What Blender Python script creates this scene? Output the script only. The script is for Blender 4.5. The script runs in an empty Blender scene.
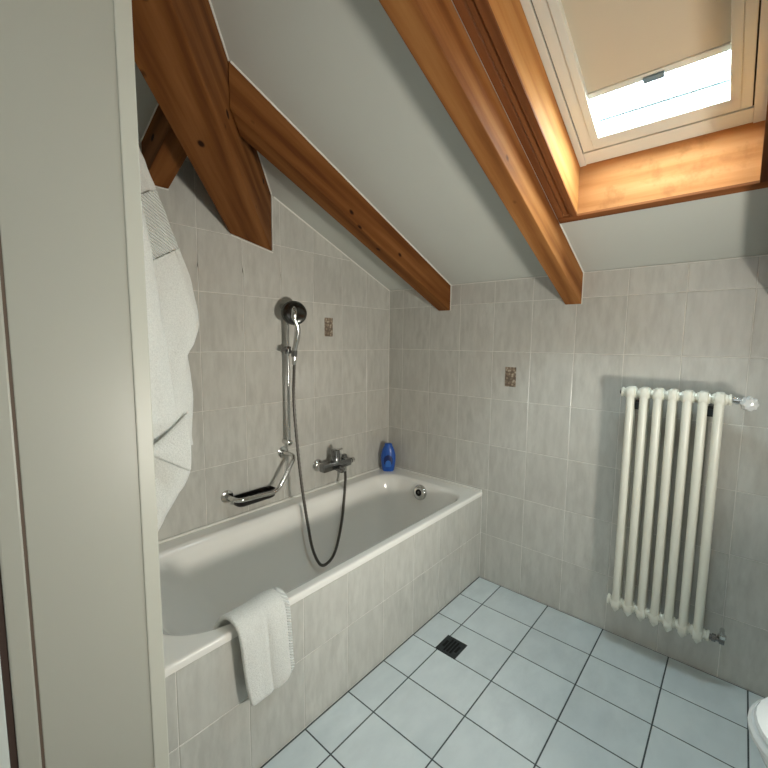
import bpy, bmesh, math, random
from mathutils import Vector, Matrix, noise as mnoise
random.seed(7)
scene = bpy.context.scene
COL = scene.collection
PI = math.pi

# ------------------------------------------------------------------ camera
F_PX, YAW, PITCH, ROLL = 410.3, 0.7175, -0.1038, 0.0097
CAM = Vector((1.6938, -1.9859, 1.2989))
fw = Vector((-math.sin(YAW)*math.cos(PITCH), math.cos(YAW)*math.cos(PITCH), math.sin(PITCH)))
rt0 = Vector((math.cos(YAW), math.sin(YAW), 0)); up0 = rt0.cross(fw)
rt = rt0*math.cos(ROLL) + up0*math.sin(ROLL); up = up0*math.cos(ROLL) - rt0*math.sin(ROLL)
cd = bpy.data.cameras.new('camera'); cam = bpy.data.objects.new('camera', cd); COL.objects.link(cam)
cd.sensor_fit = 'HORIZONTAL'; cd.sensor_width = 36; cd.lens = F_PX/768*36; cd.clip_start = 0.02
cam.matrix_world = Matrix(((rt.x, up.x, -fw.x, CAM.x), (rt.y, up.y, -fw.y, CAM.y), (rt.z, up.z, -fw.z, CAM.z), (0, 0, 0, 1)))
scene.camera = cam

# ------------------------------------------------------------------ world, lights, exposure
w = bpy.data.worlds.new('sky'); scene.world = w; w.use_nodes = True
bgn = w.node_tree.nodes['Background']
bgn.inputs['Color'].default_value = (0.80, 0.93, 1.0, 1); bgn.inputs['Strength'].default_value = 84.0

def area(name, loc, direction, size, power, color, spread=PI, size_y=None):
    l = bpy.data.lights.new(name, 'AREA'); o = bpy.data.objects.new(name, l); COL.objects.link(o)
    l.energy = power; l.color = color; l.spread = spread
    if size_y: l.shape = 'RECTANGLE'; l.size = size; l.size_y = size_y
    else: l.shape = 'DISK'; l.size = size
    o.location = loc
    o.rotation_euler = Vector(direction).to_track_quat('-Z', 'Y').to_euler()
    return o
# three added area lights without fixtures, all out of frame
area('low_right_light', (2.36, -1.02, 0.80), (-1.0, 0.10, 0.30), 0.24, 11.5, (1.0, 0.95, 0.85), math.radians(125))  # low light inferred from the shadows, its source unseen
area('hall_top_fill', (1.9, -2.7, 2.35), (0, 0.15, -1), 0.35, 3.0, (0.96, 0.98, 1.0))  # fill from above, added for the floor near the door
area('hall_soft_fill', (1.45, -3.5, 1.45), (0.0, 1, -0.10), 1.0, 6.0, (0.90, 0.98, 1.0), size_y=1.3)  # soft fill added from the door side, no such window
# daylight entrance of the roof window
pt = bpy.data.lights.new('roof_window_portal', 'AREA'); pto = bpy.data.objects.new('roof_window_portal', pt); COL.objects.link(pto)
pt.shape = 'RECTANGLE'; pt.size = 0.50; pt.size_y = 1.05; pt.cycles.is_portal = True

vs = scene.view_settings
vs.view_transform = 'Standard'; vs.look = 'None'; vs.gamma = 1.0; vs.use_curve_mapping = False
vs.exposure = 0.0

# ------------------------------------------------------------------ room dimensions
ZC, SL = 1.6134, 0.4155            # ceiling height at the back wall, slope towards the door
XR, YN = 2.45, -1.70               # right wall, near wall (with the door)
ZT, XT = 0.4926, 0.678             # tub rim height, tub front
HIP = 0.945                        # hip line: -y = HIP + x
Z2 = ZC + SL*HIP                   # second roof plane at the left wall
def zc1(y): return ZC - SL*y
def zc2(x): return Z2 + SL*x

al = math.atan(SL)
SLOPE_DIR = Vector((0, -math.cos(al), math.sin(al)))   # up the roof
SLOPE_N = Vector((0, math.sin(al), math.cos(al)))
def win(x, s, n=0.0, off=0.165):   # point in the roof window: x, distance up the slope, height along the normal
    p0 = Vector((x, -0.36, zc1(-0.36) + off))
    return p0 + SLOPE_DIR*s + SLOPE_N*n
pm = Matrix((Vector((1, 0, 0)), -SLOPE_DIR, SLOPE_N)).transposed().to_4x4()
pm = Matrix((Vector((1, 0, 0)), SLOPE_DIR, Vector((1, 0, 0)).cross(SLOPE_DIR))).transposed().to_4x4()
pm.translation = win(1.44, 0.50, 0.10); 
pto.matrix_world = pm if (pm.to_3x3() @ Vector((0, 0, -1))).z < 0 else pm @ Matrix.Rotation(PI, 4, 'X')

# ------------------------------------------------------------------ materials
def lin(r, g, b):
    f = lambda c: (c/255/12.92) if c/255 <= 0.04045 else ((c/255+0.055)/1.055)**2.4
    return (f(r), f(g), f(b), 1.0)
MATS = {}
class NT:
    def __init__(s, name):
        s.m = bpy.data.materials.new(name); s.m.use_nodes = True; s.t = s.m.node_tree; s.n = s.t.nodes
        s.b = s.n['Principled BSDF']; s.out = s.n['Material Output']; MATS[name] = s.m
    def new(s, kind, **kw):
        nd = s.n.new(kind)
        for k, v in kw.items():
            if k in nd.inputs: nd.inputs[k].default_value = v
            else: setattr(nd, k, v)
        return nd
    def link(s, a, b): s.t.links.new(a, b)
    def ramp(s, fac, stops):
        r = s.n.new('ShaderNodeValToRGB'); e = r.color_ramp.elements
        while len(e) < len(stops): e.new(0.5)
        for q, (p, c) in zip(e, stops): q.position = p; q.color = c
        s.link(fac, r.inputs['Fac']); return r.outputs['Color']
    def coords(s, scale, rnd=True):
        tc = s.new('ShaderNodeTexCoord'); mp = s.new('ShaderNodeMapping'); mp.inputs['Scale'].default_value = scale
        if rnd:
            oi = s.new('ShaderNodeObjectInfo'); ad = s.new('ShaderNodeVectorMath', operation='ADD')
            mu = s.new('ShaderNodeMath', operation='MULTIPLY'); mu.inputs[1].default_value = 37.0
            s.link(oi.outputs['Random'], mu.inputs[0]); s.link(tc.outputs['Object'], ad.inputs[0]); s.link(mu.outputs[0], ad.inputs[1])
            s.link(ad.outputs[0], mp.inputs['Vector'])
        else: s.link(tc.outputs['Object'], mp.inputs['Vector'])
        return mp.outputs['Vector']
    def noise(s, vec, scale, detail=4, rough=0.55):
        n = s.new('ShaderNodeTexNoise'); n.inputs['Scale'].default_value = scale; n.inputs['Detail'].default_value = detail
        n.inputs['Roughness'].default_value = rough; s.link(vec, n.inputs['Vector']); return n.outputs['Fac']
    def bump(s, h, strength, dist):
        b = s.new('ShaderNodeBump'); b.inputs['Strength'].default_value = strength; b.inputs['Distance'].default_value = dist
        s.link(h, b.inputs['Height']); s.link(b.outputs['Normal'], s.b.inputs['Normal'])
    def mixc(s, fac, a, b, mode='MIX'):
        m = s.new('ShaderNodeMix', data_type='RGBA', blend_type=mode)
        if isinstance(fac, float): m.inputs[0].default_value = fac
        else: s.link(fac, m.inputs[0])
        for sock, v in ((m.inputs[6], a), (m.inputs[7], b)):
            if isinstance(v, tuple): sock.default_value = v
            else: s.link(v, sock)
        return m.outputs[2]

def simple(name, col, rough=0.5, metal=0.0, spec=0.5, noise_amt=0.0, nscale=20, bump=0.0):
    t = NT(name); t.b.inputs['Roughness'].default_value = rough; t.b.inputs['Metallic'].default_value = metal
    t.b.inputs['Specular IOR Level'].default_value = spec
    v = t.coords((1, 1, 1)); n = t.noise(v, nscale)
    c2 = tuple(max(0, min(1, x*(1-noise_amt))) for x in col[:3]) + (1,)
    t.link(t.ramp(n, [(0.3, c2), (0.7, col)]), t.b.inputs['Base Color'])
    if bump: t.bump(n, bump, 0.002)
    return t.m

def tile_mat(name, light, dark, streak, rough):
    t = NT(name); t.b.inputs['Roughness'].default_value = rough
    v = t.coords(streak); n1 = t.noise(v, 14, 5, 0.6)
    v2 = t.coords((1, 1, 1)); n2 = t.noise(v2, 5, 3)
    a = t.ramp(n1, [(0.32, dark), (0.62, light)])
    mid = tuple((x+y)/2 for x, y in zip(light, dark))
    b = t.mixc(n2, a, mid)
    oi = t.new('ShaderNodeObjectInfo')
    val = t.ramp(oi.outputs['Random'], [(0.0, (0.94, 0.94, 0.94, 1)), (1.0, (1, 1, 1, 1))])
    t.link(t.mixc(1.0, b, val, 'MULTIPLY'), t.b.inputs['Base Color'])
    t.bump(n1, 0.05, 0.001)
    return t.m
tile_mat('wall_tile', lin(212, 210, 202), lin(184, 181, 173), (2.4, 0.6, 1), 0.20)
tile_mat('floor_tile', lin(228, 237, 238), lin(206, 216, 218), (0.9, 0.5, 1), 0.26)
simple('wall_grout', lin(226, 223, 215), 0.8, noise_amt=0.15)
simple('floor_grout', lin(74, 84, 86), 0.85, noise_amt=0.25)
simple('ceiling_paint', lin(198, 199, 191), 0.85, noise_amt=0.03, nscale=3)
simple('plaster', lin(222, 221, 214), 0.85, noise_amt=0.03, nscale=3)
simple('sealant', lin(232, 230, 222), 0.45)
simple('tub_enamel', lin(244, 241, 234), 0.13)
simple('chrome', (0.66, 0.66, 0.65, 1), 0.14, 1.0)
simple('hose_metal', lin(84, 80, 74), 0.42, 0.35)
simple('dark_chrome', (0.26, 0.26, 0.26, 1), 0.2, 1.0)
simple('smoke_chrome', (0.13, 0.13, 0.125, 1), 0.25, 1.0)
simple('black_plastic', lin(26, 22, 21), 0.35)
simple('drain_metal', lin(62, 68, 70), 0.4, 0.6, noise_amt=0.4, nscale=60)
simple('pit_black', lin(10, 12, 12), 0.9)
simple('radiator_enamel', lin(232, 230, 216), 0.3)
simple('frame_paint', lin(186, 185, 173), 0.38, noise_amt=0.02, nscale=4)
simple('frame_edge_paint', lin(206, 205, 192), 0.38)
simple('seal_brown', lin(112, 96, 84), 0.7)
simple('gap_shade_brown', lin(70, 52, 44), 0.7)
simple('door_paint', lin(222, 228, 222), 0.4)
simple('window_paint', lin(222, 220, 208), 0.4)
simple('rail_grey', lin(120, 140, 150), 0.6)
simple('window_gap', lin(40, 36, 30), 0.8)
simple('toilet_ceramic', lin(236, 240, 240), 0.1)
simple('bottle_blue', lin(38, 88, 176), 0.32)
simple('bottle_label', lin(20, 40, 100), 0.35)
simple('bottle_pale', lin(58, 116, 200), 0.35)
simple('plain_floor', lin(150, 140, 125), 0.6, noise_amt=0.2)

def wood(name, light, mid, dark, knot=True, stain=False):
    t = NT(name); t.b.inputs['Roughness'].default_value = 0.7; t.b.inputs['Specular IOR Level'].default_value = 0.12
    v = t.coords((0.35, 5.0, 5.0)); n = t.noise(v, 5.0, 5, 0.6)
    wv = t.new('ShaderNodeTexWave', wave_type='BANDS', bands_direction='DIAGONAL')
    wv.inputs['Scale'].default_value = 1.3; wv.inputs['Distortion'].default_value = 5.0; wv.inputs['Detail'].default_value = 3; wv.inputs['Detail Scale'].default_value = 1.2
    t.link(t.coords((0.30, 6.0, 6.0)), wv.inputs['Vector'])
    mx = t.new('ShaderNodeMath', operation='ADD'); m2 = t.new('ShaderNodeMath', operation='MULTIPLY'); m2.inputs[1].default_value = 0.20
    m3 = t.new('ShaderNodeMath', operation='MULTIPLY'); m3.inputs[1].default_value = 0.80
    t.link(wv.outputs['Fac'], m2.inputs[0]); t.link(n, m3.inputs[0]); t.link(m2.outputs[0], mx.inputs[0]); t.link(m3.outputs[0], mx.inputs[1])
    c = t.ramp(mx.outputs[0], [(0.22, dark), (0.48, mid), (0.8, light)])
    if knot:
        vo = t.new('ShaderNodeTexVoronoi'); vo.inputs['Scale'].default_value = 9.0; vo.inputs['Randomness'].default_value = 1.0
        t.link(t.coords((0.72, 1.1, 1.1)), vo.inputs['Vector'])
        k = t.ramp(vo.outputs['Distance'], [(0.075, (1, 1, 1, 1)), (0.125, (0, 0, 0, 1))])
        kd = tuple(x*0.22 for x in dark[:3]) + (1,)
        c = t.mixc(k, c, kd)
    if stain:
        n2 = t.noise(t.coords((1, 1, 1)), 11, 4, 0.65)
        f = t.ramp(n2, [(0.55, (0, 0, 0, 1)), (0.66, (0.32, 0.32, 0.32, 1)), (0.74, (0.10, 0.10, 0.10, 1))])
        c = t.mixc(f, c, tuple(x*0.55 for x in dark[:3]) + (1,))
    t.link(c, t.b.inputs['Base Color']); t.bump(n, 0.12, 0.002)
    return t.m
wood('pine_beam', lin(142, 94, 52), lin(114, 69, 32), lin(82, 44, 18))
wood('pine_beam_lit', lin(176, 122, 72), lin(146, 94, 50), lin(108, 62, 30))  # beam pine lightened for the window light falling on one rafter
wood('pine_board', lin(202, 150, 92), lin(186, 130, 74), lin(156, 98, 50), knot=False)
wood('pine_board_stained', lin(196, 142, 94), lin(180, 124, 76), lin(152, 94, 50), knot=False, stain=True)
wood('pine_filler', lin(150, 96, 56), lin(128, 78, 44), lin(92, 54, 30), knot=False)

def terry(name, col, stripes=False):
    t = NT(name); t.b.inputs['Roughness'].default_value = 0.95; t.b.inputs['Specular IOR Level'].default_value = 0.1
    t.b.inputs['Sheen Weight'].default_value = 0.25
    if stripes:
        tc = t.new('ShaderNodeTexCoord'); wv = t.new('ShaderNodeTexWave', wave_type='BANDS', bands_direction='Z')
        wv.inputs['Scale'].default_value = 42; wv.inputs['Distortion'].default_value = 0.3
        mp = t.new('ShaderNodeMapping'); mp.inputs['Rotation'].default_value = (0.55, 0, 0)
        t.link(tc.outputs['Object'], mp.inputs['Vector']); t.link(mp.outputs[0], wv.inputs['Vector'])
        h = wv.outputs['Fac']; t.bump(h, 0.9, 0.004)
        t.link(t.ramp(h, [(0.2, tuple(x*0.84 for x in col[:3])+(1,)), (0.7, col)]), t.b.inputs['Base Color'])
    else:
        h = t.noise(t.coords((1, 1, 1)), 260, 3, 0.7); t.bump(h, 0.8, 0.004)
        t.link(t.ramp(h, [(0.3, tuple(x*0.84 for x in col[:3])+(1,)), (0.65, col)]), t.b.inputs['Base Color'])
    return t.m
terry('terry_white', lin(240, 240, 234)); terry('terry_band', lin(236, 237, 232), True)

# translucent blind cloth
t = NT('blind_cloth'); tr = t.new('ShaderNodeBsdfTranslucent'); df = t.new('ShaderNodeBsdfDiffuse'); mxs = t.new('ShaderNodeMixShader')
tr.inputs['Color'].default_value = lin(150, 138, 116); df.inputs['Color'].default_value = lin(206, 194, 172); mxs.inputs[0].default_value = 0.025
t.link(df.outputs[0], mxs.inputs[1]); t.link(tr.outputs[0], mxs.inputs[2]); t.link(mxs.outputs[0], t.out.inputs['Surface'])
# thin window glass
t = NT('window_glass'); tp = t.new('ShaderNodeBsdfTransparent'); gl = t.new('ShaderNodeBsdfGlossy'); mxs = t.new('ShaderNodeMixShader'); mxs.inputs[0].default_value = 0.05
tp.inputs['Color'].default_value = (0.93, 0.97, 0.97, 1); gl.inputs['Roughness'].default_value = 0.02
t.link(tp.outputs[0], mxs.inputs[1]); t.link(gl.outputs[0], mxs.inputs[2]); t.link(mxs.outputs[0], t.out.inputs['Surface'])
# clear acrylic of the thermostat head
t = NT('clear_plastic'); t.b.inputs['Base Color'].default_value = (0.92, 0.93, 0.92, 1); t.b.inputs['Roughness'].default_value = 0.12; t.b.inputs['Transmission Weight'].default_value = 0.35
# printed ornament on the decor tiles
t = NT('ornament_print'); t.b.inputs['Roughness'].default_value = 0.3
vo = t.new('ShaderNodeTexVoronoi'); vo.inputs['Scale'].default_value = 75; t.link(t.coords((1, 1, 1), False), vo.inputs['Vector'])
t.link(t.ramp(vo.outputs['Distance'], [(0.2, lin(190, 180, 164)), (0.45, lin(150, 132, 112)), (0.75, lin(108, 94, 82))]), t.b.inputs['Base Color'])

# ------------------------------------------------------------------ mesh helpers
def obj(name, me, mat=None, parent=None, smooth=False):
    if isinstance(me, bmesh.types.BMesh):
        bm = me; bmesh.ops.recalc_face_normals(bm, faces=bm.faces)
        me = bpy.data.meshes.new(name); bm.to_mesh(me); bm.free()
    o = bpy.data.objects.new(name, me); COL.objects.link(o)
    if mat and not me.materials: me.materials.append(MATS[mat])
    if smooth: auto_smooth(o, 42)
    if parent: o.parent = parent
    return o
def tag(o, label, cat=None, group=None, kind=None):
    o['label'] = label
    if cat: o['category'] = cat
    if group: o['group'] = group
    if kind: o['kind'] = kind
    return o
def thing(name, label, cat, loc=(0, 0, 0), group=None, kind=None):
    o = bpy.data.objects.new(name, None); COL.objects.link(o); o.location = loc; o.empty_display_size = 0.05
    return tag(o, label, cat, group, kind)
def part(name, bm, mat, parent, smooth=False, label=None):
    """bmesh is in world coordinates; put it under its (translated) thing"""
    off = parent.matrix_basis.translation.copy()
    p = parent.parent
    while p: off += p.matrix_basis.translation; p = p.parent
    for v in bm.verts: v.co -= off
    o = obj(name, bm, mat, parent, smooth)
    if label: o['label'] = label
    return o
def auto_smooth(o, angle=40):
    me = o.data
    for p in me.polygons: p.use_smooth = True
    bm = bmesh.new(); bm.from_mesh(me)
    for e in bm.edges:
        if len(e.link_faces) == 2 and e.calc_face_angle(0) > math.radians(angle): e.smooth = False
    bm.to_mesh(me); bm.free(); return o
def hexa(bm, v, bevel=0.0):
    """v: 8 corners, bottom loop 0-3 and top loop 4-7"""
    vs_ = [bm.verts.new(p) for p in v]
    fs = [(0, 3, 2, 1), (4, 5, 6, 7), (0, 1, 5, 4), (1, 2, 6, 5), (2, 3, 7, 6), (3, 0, 4, 7)]
    faces = [bm.faces.new([vs_[i] for i in f]) for f in fs]
    if bevel:
        es = {e for f in faces for e in f.edges}
        bmesh.ops.bevel(bm, geom=list(es), offset=bevel, segments=2, affect='EDGES', profile=0.6)
def box(bm, x0, x1, y0, y1, z0, z1, bevel=0.0):
    hexa(bm, [(x0, y0, z0), (x1, y0, z0), (x1, y1, z0), (x0, y1, z0), (x0, y0, z1), (x1, y0, z1), (x1, y1, z1), (x0, y1, z1)], bevel)
def bxm(*a, bevel=0.0):
    bm = bmesh.new(); box(bm, *a, bevel=bevel); return bm
def loft(bm, rings, cap0=True, cap1=True, closed=True):
    R = [[bm.verts.new(p) for p in r] for r in rings]
    n = len(R[0])
    for a, b in zip(R, R[1:]):
        for i in range(n if closed else n-1):
            j = (i+1) % n
            bm.faces.new((a[i], a[j], b[j], b[i]))
    if cap0: bm.faces.new(R[0][::-1])
    if cap1: bm.faces.new(R[-1])
    return R
def frame_of(d, ref=None):
    d = d.normalized(); ref = ref or (Vector((0, 0, 1)) if abs(d.z) < 0.9 else Vector((1, 0, 0)))
    u = d.cross(ref).normalized(); v = u.cross(d).normalized(); return u, v
def sweep(bm, pts, r, seg=12, caps=True):
    pts = [Vector(p) for p in pts]; rings = []; u = None
    for i, p in enumerate(pts):
        d = (pts[min(i+1, len(pts)-1)] - pts[max(i-1, 0)]).normalized()
        if u is None: u, v = frame_of(d)
        else:
            u = (u - d*u.dot(d)).normalized(); v = u.cross(d).normalized()
        rr = r[i] if isinstance(r, (list, tuple)) else r
        rings.append([p + u*rr*math.cos(a) + v*rr*math.sin(a) for a in (2*PI*k/seg for k in range(seg))])
    loft(bm, rings, caps, caps)
def lathe(bm, origin, axis, prof, seg=24):
    """prof: (distance along axis, radius) pairs"""
    axis = Vector(axis).normalized(); u, v = frame_of(axis); o = Vector(origin); rings = []
    for h, r in prof:
        rings.append([o + axis*h + (u*math.cos(a) + v*math.sin(a))*max(r, 1e-4) for a in (2*PI*k/seg for k in range(seg))])
    loft(bm, rings)
def catmull(pts, n=8):
    P = [Vector(p) for p in pts]; P = [P[0]*2-P[1]] + P + [P[-1]*2-P[-2]]; out = []
    for i in range(1, len(P)-2):
        for k in range(n):
            t_ = k/n; a, b, c, d = P[i-1:i+3]
            out.append(0.5*((2*b) + (c-a)*t_ + (2*a-5*b+4*c-d)*t_*t_ + (3*b-a-3*c+d)*t_**3))
    out.append(P[-2]); return out
def fillet(pts, r, n=6):
    P = [Vector(p) for p in pts]; out = [P[0]]
    for a, b, c in zip(P, P[1:], P[2:]):
        d1 = (a-b).normalized(); d2 = (c-b).normalized(); q = min(r, (a-b).length*0.45, (c-b).length*0.45)
        p0, p1 = b+d1*q, b+d2*q
        for k in range(n+1):
            s = k/n; out.append(p0*(1-s)**2 + b*2*s*(1-s) + p1*s*s)
    out.append(P[-1]); return out
def interp(tab, z):
    tab = sorted(tab)
    if z <= tab[0][0]: return tab[0][1]
    for (a, u), (b, v) in zip(tab, tab[1:]):
        if z <= b:
            s = (z-a)/(b-a); s = s*s*(3-2*s)*0.5 + s*0.5; return u + (v-u)*s
    return tab[-1][1]

# ------------------------------------------------------------------ tiles
def clip(poly, a, b, c):           # keep a*u + b*v <= c
    out = []
    for i in range(len(poly)):
        p, q = poly[i], poly[(i+1) % len(poly)]
        fp, fq = a*p[0]+b*p[1]-c, a*q[0]+b*q[1]-c
        if fp <= 0: out.append(p)
        if fp*fq < 0:
            s = fp/(fp-fq); out.append((p[0]+(q[0]-p[0])*s, p[1]+(q[1]-p[1])*s))
    return out
TCACHE = {}
def tile_mesh(poly, th, mat):
    key = (mat, th) + tuple((round(u, 4), round(v, 4)) for u, v in poly)
    if key in TCACHE: return TCACHE[key]
    cx = sum(p[0] for p in poly)/len(poly); cy = sum(p[1] for p in poly)/len(poly)
    def inset(d):
        out = []
        n = len(poly)
        for i in range(n):
            p0, p1, p2 = Vector(poly[i-1]), Vector(poly[i]), Vector(poly[(i+1) % n])
            e1 = (p1-p0).normalized(); e2 = (p2-p1).normalized()
            n1 = Vector((-e1.y, e1.x)); n2 = Vector((-e2.y, e2.x))
            m = (n1+n2); m = m/max(m.length_squared, 1e-6)*2
            out.append(p1 + m*d)
        return out
    area2 = sum(poly[i-1][0]*poly[i][1]-poly[i][0]*poly[i-1][1] for i in range(len(poly)))
    sg = 1 if area2 > 0 else -1
    bm = bmesh.new()
    r0 = [(p[0], p[1], -th) for p in poly]; r1 = [(p[0], p[1], -0.0010) for p in poly]; r2 = [(p.x, p.y, 0) for p in inset(0.0014*sg)]
    loft(bm, [r0, r1, r2], True, True)
    bmesh.ops.recalc_face_normals(bm, faces=bm.faces)
    me = bpy.data.meshes.new('tile'); bm.to_mesh(me); bm.free(); me.materials.append(MATS[mat]); TCACHE[key] = me
    return me
def tiling(parent, us, vs_, basis, mat, gap=0.003, th=0.006, clips=(), skip=None):
    """us, vs_: joint positions in the plane; basis: (origin, U, V, N)"""
    o, U, V, N = [Vector(b) for b in basis]; made = {}
    for i in range(len(us)-1):
        for j in range(len(vs_)-1):
            u0, u1, v0, v1 = us[i]+gap/2, us[i+1]-gap/2, vs_[j]+gap/2, vs_[j+1]-gap/2
            if u1-u0 < 0.008 or v1-v0 < 0.008: continue
            poly = [(u0, v0), (u1, v0), (u1, v1), (u0, v1)]
            for c in clips: poly = clip(poly, *c)
            if len(poly) < 3: continue
            if max(p[0] for p in poly)-min(p[0] for p in poly) < 0.01 or max(p[1] for p in poly)-min(p[1] for p in poly) < 0.01: continue
            if skip and skip(u0, u1, v0, v1): continue
            me = tile_mesh([(p[0]-u0, p[1]-v0) for p in poly], th, mat)
            ob = bpy.data.objects.new('tile', me); COL.objects.link(ob); ob.parent = parent
            m = Matrix((U, V, N)).transposed().to_4x4(); m.translation = o + U*u0 + V*v0
            ob.matrix_basis = m; made[(i, j)] = (ob, u0, v0)
    return made
def struct(name, bm, mat, label, cat='wall'):
    o = obj(name, bm, mat); o['kind'] = 'structure'; o['label'] = label; o['category'] = cat; return o

REC = 0.0014   # depth of the joints
HB = 0.2488
# back wall
bm = bmesh.new(); box(bm, -0.20, XR+0.15, REC, 0.15, -0.10, ZC+0.05)
wb = struct('wall_back', bm, 'wall_grout', 'pale grey tiled wall behind the white radiator and the end of the bathtub')
us = [0.0]+[0.1098+0.2002*i for i in range(12)]+[XR]; zs = [0.0]+[1.5011-HB*k for k in range(5, -1, -1)]+[ZC]
tb = tiling(wb, us, zs, ((0, 0, 0), (1, 0, 0), (0, 0, 1), (0, -1, 0)), 'wall_tile', clips=[(0, 1, ZC-0.002)])
# left wall
bm = bmesh.new(); box(bm, -0.15, -REC, YN-0.2, 0.10, -0.10, ZC)
hexa(bm, [(-0.15, YN-0.2, ZC-0.02), (-REC, YN-0.2, ZC-0.02), (-REC, 0.10, ZC-0.02), (-0.15, 0.10, ZC-0.02),
          (-0.15, YN-0.2, zc1(-1.9)), (-REC, YN-0.2, zc1(-1.9)), (-REC, 0.10, ZC), (-0.15, 0.10, ZC)])
wl = struct('wall_left', bm, 'wall_grout', 'pale grey tiled wall along the bathtub under the sloping ceiling')
us = [0.0]+[0.2048+0.1994*j for j in range(8)]+[1.70]; zs = [0.251]+[1.7445-HB*k for k in range(5, -1, -1)]+[1.993, Z2]
zs = [ZT-0.05]+[z for z in zs if z > ZT+0.1]
# u runs from the back corner towards the door, so mirror the plane with N = +x
us = [-u for u in us[::-1]]
tl = tiling(wl, us, zs, ((0, 0, 0), (0, 1, 0), (0, 0, 1), (1, 0, 0)), 'wall_tile', clips=[(SL, 1, ZC-0.003), (0, 1, Z2-0.003)])
# ornaments printed on two decor tiles
def ornament(host, c, U, V, N):
    bm = bmesh.new(); c = Vector(c); U = Vector(U); V = Vector(V); N = Vector(N)
    a, b = 0.029, 0.050
    loft(bm, [[c+U*sx*a*k+V*sy*b*k+N*h for sx, sy in ((-1, -1), (1, -1), (1, 1), (-1, 1))] for k, h in ((1, 0.0), (1, 0.0008), (0.96, 0.0014))])
    # raised rosette in the middle
    for k in range(6):
        ang = k*PI/3; cc = c+U*0.010*math.cos(ang)+V*0.012*math.sin(ang)+N*0.0012
        lathe(bm, cc, N, [(0, 0.006), (0.0010, 0.004)], 8)
    inv = host.matrix_basis.inverted()
    for v in bm.verts: v.co = inv @ v.co
    o = obj('ornament', bm, 'ornament_print', host); o['label'] = 'small brown printed ornament on the tile'
def find(made, u, v, us_, vs2):
    i = max(k for k in range(len(us_)-1) if us_[k] <= u); j = max(k for k in range(len(vs2)-1) if vs2[k] <= v)
    return made[(i, j)][0]
usb = [0.0]+[0.1098+0.2002*i for i in range(12)]+[XR]; zsb = [0.0]+[1.5011-HB*k for k in range(5, -1, -1)]+[ZC]
ornament(find(tb, 0.812, 1.125, usb, zsb), (0.8125, -0.0, 1.125), (1, 0, 0), (0, 0, 1), (0, -1, 0))
ornament(find(tl, -0.503, 1.372, us, zs), (0.0, -0.5035, 1.3715), (0, 1, 0), (0, 0, 1), (1, 0, 0))

# floor
bm = bmesh.new(); box(bm, -0.10, XR+0.15, YN-0.24, 0.10, -0.12, -REC)
fl = struct('floor', bm, 'floor_grout', 'floor of white tiles with dark joints beside the bathtub', 'floor')
us = [XT+0.002]+[0.8072+0.2487*i for i in range(7)]; us = [u for u in us if u < XR]+[XR]
ys = [0.0]+[0.2092+0.2*j for j in range(8)]
tiling(fl, us, [-y for y in ys[::-1]], ((0, 0, 0), (1, 0, 0), (0, 1, 0), (0, 0, 1)), 'floor_tile', gap=0.0048)

# tiled tub surround
bm = bmesh.new(); box(bm, XT-0.06, XT-REC, YN, 0.0, -0.05, 0.466)
wa = struct('wall_tub_surround', bm, 'wall_grout', 'low grey tiled front of the bathtub above the white floor tiles')
ysA = [0.0]+[0.2092+0.2*j for j in range(8)]+[1.70]
tiling(wa, [-y for y in ysA[::-1]], [0.002, 0.2571, 0.466], ((XT, 0, 0), (0, 1, 0), (0, 0, 1), (1, 0, 0)), 'wall_tile', gap=0.0026)

# right wall, near wall with the doorway
struct('wall_right', bxm(XR, XR+0.15, YN-0.25, 0.1, -0.1, 2.6), 'plaster', 'plain wall to the right of the toilet')
DJ, DR, DH = 0.872, 1.80, 2.02      # door opening
bm = bmesh.new(); box(bm, -0.15, DJ-0.0365, YN-0.18, YN, -0.1, 2.6); box(bm, DR, XR+0.15, YN-0.18, YN, -0.1, 2.6); box(bm, DJ-0.0365, DR, YN-0.18, YN, DH, 2.6)
struct('wall_near', bm, 'plaster', 'white wall with the doorway the room is seen from')

# ceiling (two roof planes meeting at the hip rafter; hole for the roof window)
RX0, RX1, RY0, RY1 = 1.1290, 1.7435, -0.336, -1.34
def slab(bm, pts, zf, th=0.10):
    b = [(x, y, zf(x, y)) for x, y in pts]; loft(bm, [b, [(x, y, z+th) for x, y, z in b]])
f1 = lambda x, y: zc1(y); f2 = lambda x, y: zc2(x)
bm = bmesh.new()
yb = 0.02
slab(bm, [(-0.05, yb), (RX0, yb), (RX0, YN-0.1), (-YN+0.1-HIP, YN-0.1), (-0.05, -HIP+0.05)], f1)
slab(bm, [(RX0, yb), (RX1, yb), (RX1, RY0), (RX0, RY0)], f1)
slab(bm, [(RX0, RY1), (RX1, RY1), (RX1, YN-0.1), (RX0, YN-0.1)], f1)
slab(bm, [(RX1, yb), (XR+0.05, yb), (XR+0.05, YN-0.1), (RX1, YN-0.1)], f1)
slab(bm, [(-0.05, -HIP+0.05), (-YN+0.1-HIP, YN-0.1), (-0.05, YN-0.1)], f2)
struct('ceiling', bm, 'ceiling_paint', 'white sloping ceiling between the wooden rafters', 'ceiling')

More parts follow.
